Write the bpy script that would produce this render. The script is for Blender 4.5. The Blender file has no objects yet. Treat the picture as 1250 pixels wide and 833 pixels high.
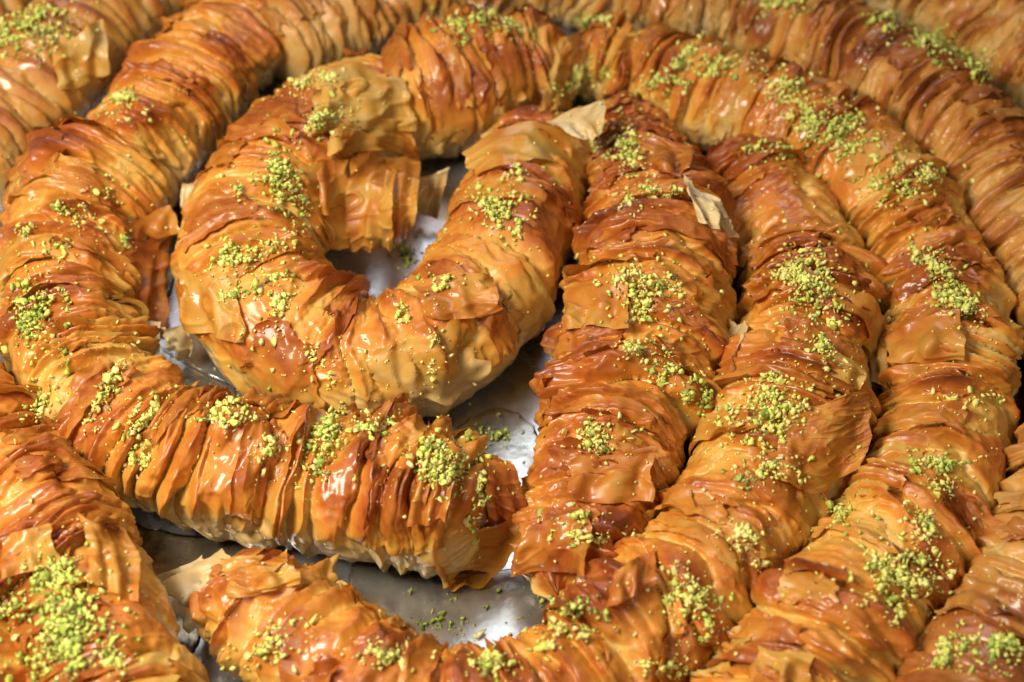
import bpy, bmesh, math, random
import numpy as np
from mathutils import Vector
from mathutils.bvhtree import BVHTree

random.seed(7)
rng = np.random.default_rng(11)
SC = bpy.context.scene
COL = SC.collection

# ------------------------------------------------------------------ camera
PITCH = math.radians(47.0)
DIST = 0.50
HFOV = math.radians(34.0)
cam_d = bpy.data.cameras.new('camera')
cam = bpy.data.objects.new('camera', cam_d)
COL.objects.link(cam)
TARGET = np.array([0.0, 0.0, 0.02])
FWD = np.array([0.0, math.cos(PITCH), -math.sin(PITCH)])
RIGHT = np.array([1.0, 0.0, 0.0])
UP = np.array([0.0, math.sin(PITCH), math.cos(PITCH)])
CAM = TARGET - FWD * DIST
cam.location = CAM
cam.rotation_euler = (math.pi / 2 - PITCH, 0, 0)
cam_d.sensor_fit = 'HORIZONTAL'
cam_d.angle = HFOV
cam_d.clip_start = 0.01
cam_d.clip_end = 20
cam_d.dof.use_dof = True
cam_d.dof.focus_distance = 0.47
cam_d.dof.aperture_fstop = 11.0
SC.camera = cam
FPX = 625.0 / math.tan(HFOV / 2)

# ------------------------------------------------------------------ light
world = bpy.data.worlds.new('World')
SC.world = world
world.use_nodes = True
world.node_tree.nodes['Background'].inputs[0].default_value = (1.0, 0.92, 0.82, 1)
world.node_tree.nodes['Background'].inputs[1].default_value = 0.035


def lamp(name, loc, aim, size, power, color, sy=None):
    d = bpy.data.lights.new(name, 'AREA')
    d.shape = 'RECTANGLE'
    d.size = size
    d.size_y = sy or size
    d.energy = power
    d.color = color
    o = bpy.data.objects.new(name, d)
    COL.objects.link(o)
    o.location = loc
    o.rotation_euler = (Vector(aim) - Vector(loc)).to_track_quat('-Z', 'Y').to_euler()
    return o


lamp('key_lamp', (-0.30, -0.16, 0.45), (0.02, -0.07, 0.0), 0.20, 4.5, (1.0, 0.90, 0.74))
lamp('window_lamp', (0.10, 0.95, 1.20), (0.0, 0.0, 0.0), 0.8, 6.2, (0.88, 0.94, 1.0), 0.8)
lamp('front_fill', (0.22, -0.60, 0.55), (0.0, -0.08, 0.0), 0.30, 1.3, (1.0, 0.90, 0.76))  # added fill that brightens the hood, no real source

SC.view_settings.view_transform = 'Standard'
SC.view_settings.look = 'None'
SC.view_settings.exposure = 0.0
SC.view_settings.gamma = 1.0
SC.view_settings.use_curve_mapping = False
SC.render.engine = 'CYCLES'
SC.cycles.use_denoising = True
SC.cycles.use_adaptive_sampling = True
SC.cycles.adaptive_threshold = 0.03
SC.cycles.max_bounces = 4
SC.cycles.diffuse_bounces = 3
SC.cycles.glossy_bounces = 2
SC.cycles.transmission_bounces = 3
SC.cycles.transparent_max_bounces = 6
SC.cycles.caustics_reflective = False
SC.cycles.caustics_refractive = False

# ------------------------------------------------------------------ helpers


def ray(x, y):
    d = FWD + RIGHT * ((x - 625.0) / FPX) - UP * ((y - 416.5) / FPX)
    return d


def at(x, y, z):
    """point of the place at height z (metres) seen at photo pixel x, y"""
    d = ray(x, y)
    t = (z - CAM[2]) / d[2]
    return CAM + d * t


def depth(p):
    return float(np.dot(np.asarray(p) - CAM, FWD))


def _hash(ix, iy, seed):
    h = (ix.astype(np.int64) * 374761393 + iy.astype(np.int64) * 668265263 + seed * 982451653) & 0xFFFFFFFF
    h = ((h ^ (h >> 13)) * 1274126177) & 0xFFFFFFFF
    h = h ^ (h >> 16)
    return h


def h01(ix, seed):
    return (_hash(ix, np.zeros_like(ix) + 3, seed) & 0xFFFF) / 65535.0


def pn(x, y, seed):
    """2-D gradient noise, about -1..1"""
    x, y = np.broadcast_arrays(np.asarray(x, float), np.asarray(y, float))
    xi = np.floor(x); yi = np.floor(y)
    xf = x - xi; yf = y - yi
    xi = xi.astype(np.int64); yi = yi.astype(np.int64)
    u = xf * xf * xf * (xf * (xf * 6 - 15) + 10)
    v = yf * yf * yf * (yf * (yf * 6 - 15) + 10)

    def g(ix, iy, fx, fy):
        a = (_hash(ix, iy, seed) & 0xFFFF) * (2 * math.pi / 65536.0)
        return np.cos(a) * fx + np.sin(a) * fy
    n00 = g(xi, yi, xf, yf); n10 = g(xi + 1, yi, xf - 1, yf)
    n01 = g(xi, yi + 1, xf, yf - 1); n11 = g(xi + 1, yi + 1, xf - 1, yf - 1)
    a = n00 + u * (n10 - n00); b = n01 + u * (n11 - n01)
    return (a + v * (b - a)) * 1.45


def fbm(x, y, seed, octv=3):
    t = 0; a = 1.0; s = 0
    for o in range(octv):
        t = t + a * pn(x * 2 ** o, y * 2 ** o, seed + 17 * o); s += a; a *= 0.5
    return t / s


def sstep(a, b, x):
    t = np.clip((x - a) / (b - a), 0, 1)
    return t * t * (3 - 2 * t)


def mesh_grid(name, P, attrs, mat, parent=None, close_v=False):
    """one mesh object out of a grid of points P[nu, nv, 3]"""
    nu, nv = P.shape[:2]
    idx = np.arange(nu * nv).reshape(nu, nv)
    if close_v:
        idx = np.concatenate([idx, idx[:, :1]], axis=1)
    f = np.stack([idx[:-1, :-1], idx[1:, :-1], idx[1:, 1:], idx[:-1, 1:]], -1).reshape(-1, 4)
    me = bpy.data.meshes.new(name)
    me.vertices.add(nu * nv)
    me.vertices.foreach_set('co', P.reshape(-1).astype(np.float32))
    me.loops.add(f.size)
    me.loops.foreach_set('vertex_index', f.reshape(-1).astype(np.int32))
    me.polygons.add(len(f))
    me.polygons.foreach_set('loop_start', np.arange(0, f.size, 4, dtype=np.int32))
    me.polygons.foreach_set('use_smooth', np.ones(len(f), dtype=bool))
    me.update(calc_edges=True)
    for k, v in attrs.items():
        at_ = me.attributes.new(k, 'FLOAT', 'POINT')
        at_.data.foreach_set('value', np.ascontiguousarray(v, dtype=np.float32).reshape(-1))
    me.materials.append(mat)
    o = bpy.data.objects.new(name, me)
    COL.objects.link(o)
    if parent is not None:
        o.parent = parent
        o.matrix_parent_inverse.identity()
    return o


def tag(o, label, cat, group=None, kind=None):
    o['label'] = label
    o['category'] = cat
    if group:
        o['group'] = group
    if kind:
        o['kind'] = kind
    return o


# ------------------------------------------------------------------ materials
def new_mat(name):
    m = bpy.data.materials.new(name)
    m.use_nodes = True
    nt = m.node_tree
    return m, nt, nt.nodes, nt.links, nt.nodes['Principled BSDF']


def ramp(nodes, stops):
    r = nodes.new('ShaderNodeValToRGB')
    cr = r.color_ramp
    while len(cr.elements) < len(stops):
        cr.elements.new(0.5)
    for e, (p, c) in zip(cr.elements, stops):
        e.position = p
        e.color = (*c, 1)
    return r


def math_node(nodes, links, op, a, b=None, c=None):
    n = nodes.new('ShaderNodeMath')
    n.operation = op
    for i, v in enumerate((a, b, c)):
        if v is None:
            continue
        if isinstance(v, (int, float)):
            n.inputs[i].default_value = v
        else:
            links.new(v, n.inputs[i])
    return n.outputs[0]


def filo_material(name, stops, thin):
    m, nt, N, L, P = new_mat(name)
    tc = N.new('ShaderNodeTexCoord')
    a = N.new('ShaderNodeAttribute'); a.attribute_name = 'bake'
    n1 = N.new('ShaderNodeTexNoise'); n1.inputs['Scale'].default_value = 90; n1.inputs['Detail'].default_value = 3
    n1.inputs['Roughness'].default_value = 0.6
    n2 = N.new('ShaderNodeTexNoise'); n2.inputs['Scale'].default_value = 430; n2.inputs['Detail'].default_value = 3
    n3 = N.new('ShaderNodeTexNoise'); n3.inputs['Scale'].default_value = 38; n3.inputs['Detail'].default_value = 1
    for n in (n1, n2, n3):
        L.new(tc.outputs['Object'], n.inputs['Vector'])
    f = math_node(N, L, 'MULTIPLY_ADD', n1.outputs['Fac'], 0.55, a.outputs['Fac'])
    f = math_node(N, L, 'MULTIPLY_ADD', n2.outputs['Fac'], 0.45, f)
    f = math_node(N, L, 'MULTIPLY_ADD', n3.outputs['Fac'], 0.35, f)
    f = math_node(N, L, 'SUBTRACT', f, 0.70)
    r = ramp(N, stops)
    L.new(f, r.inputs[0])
    hs = N.new('ShaderNodeHueSaturation')
    L.new(r.outputs[0], hs.inputs['Color'])
    mv = math_node(N, L, 'MULTIPLY_ADD', n2.outputs['Fac'], 0.5, 0.75)
    L.new(mv, hs.inputs['Value'])
    L.new(hs.outputs[0], P.inputs['Base Color'])
    # syrup glaze, patchy
    gl = N.new('ShaderNodeMapRange')
    gl.inputs['From Min'].default_value = 0.36; gl.inputs['From Max'].default_value = 0.66
    gl.inputs['To Min'].default_value = 0.62; gl.inputs['To Max'].default_value = 0.36
    L.new(n1.outputs['Fac'], gl.inputs['Value'])
    L.new(gl.outputs[0], P.inputs['Roughness'])
    cw = N.new('ShaderNodeMapRange')
    cw.inputs['From Min'].default_value = 0.36; cw.inputs['From Max'].default_value = 0.62
    cw.inputs['To Min'].default_value = 0.22; cw.inputs['To Max'].default_value = 0.80
    L.new(n3.outputs['Fac'], cw.inputs['Value']); L.new(cw.outputs[0], P.inputs['Coat Weight'])
    cg = N.new('ShaderNodeMapRange')
    cg.inputs['From Min'].default_value = 0.36; cg.inputs['From Max'].default_value = 0.62
    cg.inputs['To Min'].default_value = 0.36; cg.inputs['To Max'].default_value = 0.11
    L.new(n3.outputs['Fac'], cg.inputs['Value']); L.new(cg.outputs[0], P.inputs['Coat Roughness'])
    P.inputs['Coat IOR'].default_value = 1.45
    P.inputs['IOR'].default_value = 1.45
    # fine crinkle
    hh = n2.outputs['Fac']
    b = N.new('ShaderNodeBump'); b.inputs['Strength'].default_value = 0.20; b.inputs['Distance'].default_value = 0.0006
    L.new(hh, b.inputs['Height'])
    L.new(b.outputs[0], P.inputs['Normal'])
    b2 = N.new('ShaderNodeBump'); b2.inputs['Strength'].default_value = 0.18; b2.inputs['Distance'].default_value = 0.0006
    L.new(n1.outputs['Fac'], b2.inputs['Height'])
    L.new(b2.outputs[0], P.inputs['Coat Normal'])
    if not thin:
        P.inputs['Subsurface Weight'].default_value = 0.0
        P.inputs['Subsurface Radius'].default_value = (1.0, 0.45, 0.15)
        P.inputs['Subsurface Scale'].default_value = 0.002
    else:
        out = N['Material Output']
        t = N.new('ShaderNodeBsdfTranslucent')
        L.new(hs.outputs[0], t.inputs['Color'])
        L.new(b.outputs[0], t.inputs['Normal'])
        mx = N.new('ShaderNodeMixShader'); mx.inputs[0].default_value = 0.22
        L.new(P.outputs[0], mx.inputs[1]); L.new(t.outputs[0], mx.inputs[2])
        L.new(mx.outputs[0], out.inputs['Surface'])
    return m


GOLD = [(0.0, (0.67, 0.47, 0.18)), (0.22, (0.66, 0.38, 0.070)), (0.45, (0.60, 0.230, 0.028)),
        (0.72, (0.41, 0.100, 0.013)), (1.0, (0.16, 0.030, 0.006))]
PALE_DIM = [(0.0, (0.56, 0.41, 0.20)), (0.26, (0.56, 0.34, 0.10)), (0.50, (0.52, 0.235, 0.042)),
        (0.76, (0.38, 0.115, 0.020)), (1.0, (0.18, 0.045, 0.010))]  # pale outer rolls, darkened and dulled for the weaker light on them
M_FILO = filo_material('baked_filo', GOLD, False)
M_PALEDIM = filo_material('pale_dim_filo', PALE_DIM, False)
M_THIN = filo_material('thin_filo', GOLD, True)
M_THINO = filo_material('thin_outer_filo', PALE_DIM, True)
PAPER = [(0.0, (0.76, 0.64, 0.40)), (0.25, (0.74, 0.55, 0.25)), (0.5, (0.64, 0.33, 0.07)),
         (0.78, (0.44, 0.15, 0.025)), (1.0, (0.20, 0.05, 0.010))]
M_THINP = filo_material('thin_pale_filo', PAPER, True)


def pistachio_material():
    m, nt, N, L, P = new_mat('ground_pistachio')
    a = N.new('ShaderNodeAttribute'); a.attribute_name = 'tone'
    oi = N.new('ShaderNodeObjectInfo')
    tc = N.new('ShaderNodeTexCoord')
    n = N.new('ShaderNodeTexNoise'); n.inputs['Scale'].default_value = 900; n.inputs['Detail'].default_value = 2
    L.new(tc.outputs['Object'], n.inputs['Vector'])
    f = math_node(N, L, 'ADD', a.outputs['Fac'], math_node(N, L, 'MULTIPLY_ADD', n.outputs['Fac'], 0.3, -0.15))
    r = ramp(N, [(0.0, (0.85, 0.74, 0.32)), (0.35, (0.78, 0.74, 0.20)), (0.62, (0.58, 0.66, 0.12)),
                 (0.86, (0.28, 0.40, 0.06)), (1.0, (0.32, 0.18, 0.06))])
    L.new(f, r.inputs[0])
    L.new(r.outputs[0], P.inputs['Base Color'])
    P.inputs['Roughness'].default_value = 0.5
    P.inputs['Subsurface Weight'].default_value = 0.2
    P.inputs['Subsurface Radius'].default_value = (0.8, 0.8, 0.2)
    P.inputs['Subsurface Scale'].default_value = 0.0008
    return m


M_NUT = pistachio_material()


def tray_material():
    m, nt, N, L, P = new_mat('brushed_tray_metal')
    tc = N.new('ShaderNodeTexCoord')
    n = N.new('ShaderNodeTexNoise'); n.inputs['Scale'].default_value = 60; n.inputs['Detail'].default_value = 5
    L.new(tc.outputs['Object'], n.inputs['Vector'])
    r = ramp(N, [(0.25, (0.60, 0.62, 0.66)), (0.6, (0.80, 0.82, 0.86)), (0.85, (0.66, 0.62, 0.55))])
    L.new(n.outputs['Fac'], r.inputs[0])
    L.new(r.outputs[0], P.inputs['Base Color'])
    P.inputs['Metallic'].default_value = 0.9
    mr = N.new('ShaderNodeMapRange'); mr.inputs['To Min'].default_value = 0.12; mr.inputs['To Max'].default_value = 0.42
    L.new(n.outputs['Fac'], mr.inputs['Value']); L.new(mr.outputs[0], P.inputs['Roughness'])
    b = N.new('ShaderNodeBump'); b.inputs['Strength'].default_value = 0.14; b.inputs['Distance'].default_value = 0.001
    n2 = N.new('ShaderNodeTexNoise'); n2.inputs['Scale'].default_value = 140; n2.inputs['Detail'].default_value = 6
    L.new(tc.outputs['Object'], n2.inputs['Vector'])
    L.new(n2.outputs['Fac'], b.inputs['Height']); L.new(b.outputs[0], P.inputs['Normal'])
    return m


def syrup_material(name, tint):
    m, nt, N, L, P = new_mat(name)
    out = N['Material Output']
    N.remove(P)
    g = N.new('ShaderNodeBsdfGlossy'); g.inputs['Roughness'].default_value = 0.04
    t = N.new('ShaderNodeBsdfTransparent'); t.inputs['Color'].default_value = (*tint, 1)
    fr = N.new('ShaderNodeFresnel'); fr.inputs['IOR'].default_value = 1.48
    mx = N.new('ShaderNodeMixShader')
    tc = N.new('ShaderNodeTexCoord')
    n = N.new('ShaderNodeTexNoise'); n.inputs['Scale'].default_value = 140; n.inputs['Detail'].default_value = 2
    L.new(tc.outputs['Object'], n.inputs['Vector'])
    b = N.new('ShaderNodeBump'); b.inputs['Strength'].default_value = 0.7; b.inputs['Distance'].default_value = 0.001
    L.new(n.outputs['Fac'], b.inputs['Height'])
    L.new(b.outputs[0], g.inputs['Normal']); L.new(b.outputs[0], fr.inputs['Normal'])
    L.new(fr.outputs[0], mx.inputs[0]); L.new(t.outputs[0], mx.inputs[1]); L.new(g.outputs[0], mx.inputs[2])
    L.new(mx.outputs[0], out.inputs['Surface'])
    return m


M_TRAY = tray_material()
M_SYRUP = syrup_material('sugar_syrup', (0.98, 0.96, 0.90))
M_AMBER = syrup_material('amber_syrup', (0.90, 0.82, 0.66))  # amber syrup, its tint also darkens the shaded gaps at left
M_GAPSHADE = syrup_material('gap_shade_syrup', (0.42, 0.22, 0.08))  # syrup tinted dark to paint the shade in the narrow gaps

# ------------------------------------------------------------------ tray
bm = bmesh.new()
prof = [(0.0, -0.0015), (0.0, 0.0), (0.50, 0.0), (0.515, 0.003), (0.522, 0.012), (0.530, 0.035), (0.536, 0.038),
        (0.540, 0.036), (0.533, 0.030), (0.525, 0.010), (0.517, 0.0), (0.50, -0.0015)]
SEG = 128
rings = []
for r_, z_ in prof:
    if r_ == 0.0:
        rings.append([bm.verts.new((0, 0, z_))] * SEG)
    else:
        rings.append([bm.verts.new((r_ * math.cos(2 * math.pi * k / SEG), r_ * math.sin(2 * math.pi * k / SEG), z_)) for k in range(SEG)])


def ringfaces(a, b):
    for k in range(SEG):
        q = [a[k], a[(k + 1) % SEG], b[(k + 1) % SEG], b[k]]
        u = []
        for v_ in q:
            if v_ not in u:
                u.append(v_)
        if len(u) > 2:
            bm.faces.new(u)


for i in range(1, len(rings) - 1):
    ringfaces(rings[i], rings[i + 1])
ringfaces(rings[-1], rings[0])
bmesh.ops.recalc_face_normals(bm, faces=bm.faces)
me = bpy.data.meshes.new('baking_tray')
bm.to_mesh(me); bm.free()
for p in me.polygons:
    p.use_smooth = True
me.materials.append(M_TRAY)
tray = bpy.data.objects.new('baking_tray', me)
COL.objects.link(tray)
tag(tray, 'round silver metal tray under all the pastry, wet with syrup', 'tray')
tray.location = (0, 0.03, 0)

# ------------------------------------------------------------------ rolls
BV_V, BV_F = [], []          # coarse copy of every surface, for laying crumbs on
ROLLS = {}


def bv_add(P, close_v, step_u, step_v, owner):
    Q = P[::step_u, ::step_v]
    nu, nv = Q.shape[:2]
    idx = np.arange(nu * nv).reshape(nu, nv) + len(BV_V)
    if close_v:
        idx = np.concatenate([idx, idx[:, :1]], axis=1)
    BV_V.extend(map(tuple, Q.reshape(-1, 3)))
    BV_F.extend(map(tuple, np.stack([idx[:-1, :-1], idx[1:, :-1], idx[1:, 1:], idx[:-1, 1:]], -1).reshape(-1, 4)))


def catmull(ctrl, n=40):
    c = np.array(ctrl, float)
    c = np.vstack([2 * c[0] - c[1], c, 2 * c[-1] - c[-2]])
    out = []
    for i in range(1, len(c) - 2):
        p0, p1, p2, p3 = c[i - 1:i + 3]
        for t in np.linspace(0, 1, n, endpoint=False):
            out.append(0.5 * ((2 * p1) + (-p0 + p2) * t + (2 * p0 - 5 * p1 + 4 * p2 - p3) * t * t + (-p0 + 3 * p1 - 3 * p2 + p3) * t ** 3))
    out.append(c[-2])
    return np.array(out)


class Roll:
    def __init__(self, track, lam=0.0075, amp=0.0022, seed=1, tilt=0.0, lean=0.5, bake=0.0, smooth=0.0, crum=0.22):
        self.lam, self.amp, self.seed, self.tilt, self.lean, self.bake, self.smooth, self.crum = lam, amp, seed, tilt, lean, bake, smooth, crum
        pts = []
        for x, y, w in track:
            r = 0.02
            for _ in range(6):
                p = at(x, y, r * 0.95)
                r = 0.5 * w * depth(p) / FPX - amp * 1.25
            pts.append((p[0], p[1], r))
        c = catmull(pts)
        d = np.concatenate([[0], np.cumsum(np.hypot(*np.diff(c[:, :2], axis=0).T))])
        self.L = d[-1]
        self.ds = np.linspace(0, self.L, 400)
        self.C = np.stack([np.interp(self.ds, d, c[:, k]) for k in range(3)], 1)
        # smooth the axis a little
        k = np.ones(9) / 9
        for j in range(3):
            q = np.pad(self.C[:, j], 4, mode='edge')
            sm = np.convolve(q, k, 'valid')
            sm[:4] = self.C[:4, j]; sm[-4:] = self.C[-4:, j]
            self.C[:, j] = sm
        T = np.gradient(self.C[:, :2], self.ds, axis=0)
        T /= np.linalg.norm(T, axis=1)[:, None]
        ang = np.unwrap(np.arctan2(T[:, 1], T[:, 0]))
        kap = np.gradient(ang, self.ds)
        self.kap = np.convolve(np.pad(kap, 10, mode='edge'), np.ones(21) / 21, 'valid')
        self.ang = np.convolve(np.pad(ang, 4, mode='edge'), k, 'valid')

    def frame(self, s):
        f = lambda v: np.interp(s, self.ds, v)
        return f(self.C[:, 0]), f(self.C[:, 1]), f(self.C[:, 2]), f(self.ang), f(self.kap)

    def wrinkle(self, s, v):
        """height of the crumpled pleats at arc length s and angle v (0 = up)"""
        sd = self.seed * 101
        r0 = 0.020
        a = v * r0
        lam = self.lam
        w0 = pn(s / 0.026, a / 0.040, sd + 1)
        warp = 1.05 * w0 + 0.38 * pn(s / 0.009, a / 0.018, sd + 2) + 0.07 * pn(s / 0.003, a / 0.006, sd + 14)
        stretch = 0.85 * pn(s / 0.030, np.zeros_like(s) + 0.5, sd + 15)      # uneven pleat widths
        p = s / lam + warp + 1.6 * stretch + self.tilt * a / lam
        cell = np.floor(p)
        fr = p - cell
        ci = cell.astype(np.int64)
        am = 0.40 + 0.60 * h01(ci, sd + 3)
        am = am * np.clip(0.78 + 0.95 * pn(cell * 3.7 + 0.31, a / 0.017, sd + 4), 0.08, 1.3)
        sk = 0.55 + 0.9 * h01(ci, sd + 5)
        q = fr ** sk
        rnd = np.sin(math.pi * q) ** 0.50
        shp = (1 - np.abs(2 * q - 1)) ** 1.9
        ty = sstep(0.25, 0.65, h01(ci, sd + 16) + 0.25 * pn(cell * 1.7, a / 0.03, sd + 17))
        g1 = (rnd * (1 - ty) + shp * ty * 1.1) * am
        lam2 = lam * 0.43
        p2 = s / lam2 + 0.9 * pn(s / 0.012, a / 0.026, sd + 6) + 1.3 * warp
        c2 = np.floor(p2); f2 = p2 - c2
        am2 = np.clip(0.35 + 1.3 * pn(c2 * 2.9 + 0.17, a / 0.016, sd + 7), 0, 1.2)
        g2 = np.sin(math.pi * f2) ** 0.7 * am2
        ridge = 1 - np.abs(pn(s / 0.0055 + 0.8 * warp, a / 0.024, sd + 8))
        g3 = ridge ** 5
        env = np.clip(0.95 + 0.85 * pn(s / 0.034, a / 0.040, sd + 9) - self.smooth, 0.10, 1.3)
        fine = fbm(s / 0.0030, a / 0.0070, sd + 10, 2)
        cr = (1 - np.abs(pn(s / 0.0055 + 0.4 * fine, a / 0.0085, sd + 12))) ** 7
        lump = fbm(s / 0.020, a / 0.026, sd + 11, 2)
        k1 = np.clip(1 - 1.7 * np.abs(fbm(s / 0.012 + 0.6 * w0, a / 0.015, sd + 40, 3)), 0, 1) ** 2
        k2 = np.clip(1 - 2.0 * np.abs(pn(s / 0.0075 + a / 0.011, a / 0.013 - s / 0.02, sd + 44)), 0, 1) ** 3
        crum = self.crum * (1.15 * k1 + 0.55 * k2)
        # overlapping collars of sheet
        pc = s / 0.027 + 0.55 * pn(s / 0.05, a / 0.022, sd + 20) + 0.10 * pn(s / 0.01, a / 0.006, sd + 21)
        cc = np.floor(pc); fc = pc - cc
        col_ = h01(cc.astype(np.int64), sd + 22) * np.where(h01(cc.astype(np.int64), sd + 23) > 0.5, 1 - fc, 1 - fc) ** 1.3 * sstep(0, 0.03, fc)
        edge = np.minimum(fr, 1 - fr)
        crease = np.exp(-(edge / 0.065) ** 2) * np.clip(0.42 + 1.15 * pn(cell * 2.1 + 0.4 + 0 * a, a / 0.016, sd + 25), 0, 1)
        g = 1.0 * g1 + 0.24 * g2 + 0.12 * g3 - 0.62 * crease * sstep(2.3, 1.2, np.abs(v))
        H = self.amp * (g * env * 2.2 * (1 - 0.45 * sstep(1.1, 1.8, np.abs(v))) + 0.05 * fine + 0.10 * cr * (0.4 + env) + 0.60 * lump * (1.2 - 0.5 * env) + 0.55 * col_ + crum)
        return H, g, env, lump

    def place(self, s, v, off, lean_h):
        """world points; off = height over the nominal radius"""
        x, y, r, ang, kap = self.frame(s)
        capr = np.minimum(r, 0.009)
        e0 = np.clip(s / capr, 0, 1); e1 = np.clip((self.L - s) / capr, 0, 1)
        cap = np.sqrt(np.clip(1 - (1 - e0) ** 2, 0, 1)) * np.sqrt(np.clip(1 - (1 - e1) ** 2, 0, 1))
        R = r * (0.10 + 0.90 * cap) + off * (0.3 + 0.7 * cap)
        R = np.where((e0 <= 0) | (e1 <= 0), 0.0003, R)
        lat = R * np.sin(v) * 1.02
        q = lat * kap
        lim = 0.62
        q2 = np.where(q > lim, lim + (1 - lim) * 0.9 * np.tanh((q - lim) / (1 - lim)), q)
        lat = np.where(np.abs(kap) > 1e-3, q2 / np.where(np.abs(kap) > 1e-3, kap, 1), lat)
        up = R * np.cos(v)
        tx, ty = np.cos(ang), np.sin(ang)
        nx, ny = -ty, tx
        z = r * 0.95 + up
        z = np.where(z < 0.003, 0.0006 + 0.0024 * np.exp(np.minimum(z - 0.003, 0) / 0.004), z)
        return np.stack([x + nx * lat + tx * lean_h, y + ny * lat + ty * lean_h, z], -1)

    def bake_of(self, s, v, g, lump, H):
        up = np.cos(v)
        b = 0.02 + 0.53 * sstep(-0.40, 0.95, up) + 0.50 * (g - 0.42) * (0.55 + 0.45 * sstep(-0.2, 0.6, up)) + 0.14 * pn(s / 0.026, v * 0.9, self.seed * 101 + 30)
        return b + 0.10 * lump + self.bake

    def surface(self, s, v):
        H, g, env, lump = self.wrinkle(s, v)
        lean = self.lean * H * np.where(h01(np.floor(s / 0.03).astype(np.int64), self.seed) > 2, -1, 1)
        return self.place(s, v, H, lean), self.bake_of(s, v, g, lump, H)


def build_roll(key, track, label, mat=None, res=1.0, **kw):
    R = Roll(track, **kw)
    ROLLS[key] = R
    nu = max(40, int(R.L / (0.00048 * res)))
    s1 = np.linspace(0, R.L, nu)
    nf = int(170 / res); nb = 26
    top = np.linspace(math.radians(-118), math.radians(118), nf)
    bot = np.linspace(math.radians(118), math.radians(242), nb + 2)[1:-1]
    v1 = np.concatenate([top, bot])
    s, v = np.meshgrid(s1, v1, indexing='ij')
    vv = np.where(v > math.pi, v - 2 * math.pi, v)
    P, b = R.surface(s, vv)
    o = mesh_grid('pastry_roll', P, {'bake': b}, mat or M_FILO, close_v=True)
    tag(o, label, 'pastry roll', 'syrup soaked filo pastry rolls laid in rings on the tray')
    bv_add(P, True, 3, 3, key)
    R.obj = o
    R.mat = mat or M_FILO
    return R


def wrap_sheet(R, s0, s1, v0, v1, seed, lift=0.0012, thin=None, wr=0.5, bake=0.0, name='filo_sheet', free=False):
    """a separate sheet of filo wrapped over part of a roll, with torn free edges"""
    nu = max(12, int((s1 - s0) / 0.0006)); nv = max(12, int((v1 - v0) * 0.02 / 0.0006))
    a, c = np.meshgrid(np.linspace(0, 1, nu), np.linspace(0, 1, nv), indexing='ij')
    L = s1 - s0; W = (v1 - v0)
    e = lambda q, f, k: 0.5 * pn(q * f, np.zeros_like(q) + k, seed) + 0.28 * pn(q * f * 3.1, np.zeros_like(q) + k, seed + 5) + 0.10 * pn(q * f * 9, np.zeros_like(q) + k, seed + 6)
    A0 = s0 + 0.30 * L * e(c, 2.2, 1.3); A1 = s1 + 0.30 * L * e(c, 2.2, 7.7)
    B0 = v0 + 0.30 * W * e(a, 2.2, 3.1); B1 = v1 + 0.30 * W * e(a, 2.2, 5.9)
    s = A0 + (A1 - A0) * a
    v = B0 + (B1 - B0) * c
    s = np.clip(s, 0.0005, R.L - 0.0005)
    H, g, env, lump = R.wrinkle(s, v)
    ed = np.minimum(np.minimum(a, 1 - a) * 2, np.minimum(c, 1 - c) * 2)
    inn = sstep(0.0, 0.5, ed)
    own = 0.5 + 0.5 * fbm(s / 0.007, v * 0.02 / 0.017, seed + 11, 3)
    hi = R.amp * (0.62 + wr * 0.9 * own)
    off = np.maximum(H + 0.0003, H * (1 - 0.6 * inn) + hi * 0.6 * inn)
    curl = sstep(0.25, 0.0, ed) * np.clip(pn(a * 3 + 9, c * 3, seed + 3) + 0.25, 0, 1) * lift * 2.2
    off = off + 0.0003 + lift * 0.25 * inn + curl
    if free:
        tip = sstep(0.35, 1.0, a if seed % 2 else 1 - a) * sstep(0.0, 0.25, np.minimum(c, 1 - c))
        off = off + lift * tip * (0.6 + 0.8 * pn(v * 4, a * 2, seed + 31))
    P = R.place(s, v, off, 0.3 * H)
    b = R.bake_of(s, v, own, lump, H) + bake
    o = mesh_grid(name, P, {'bake': b}, thin or (M_THINO if R.mat is M_PALEDIM else M_THIN), R.obj)
    bv_add(P, False, 3, 3, None)
    return o


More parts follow.
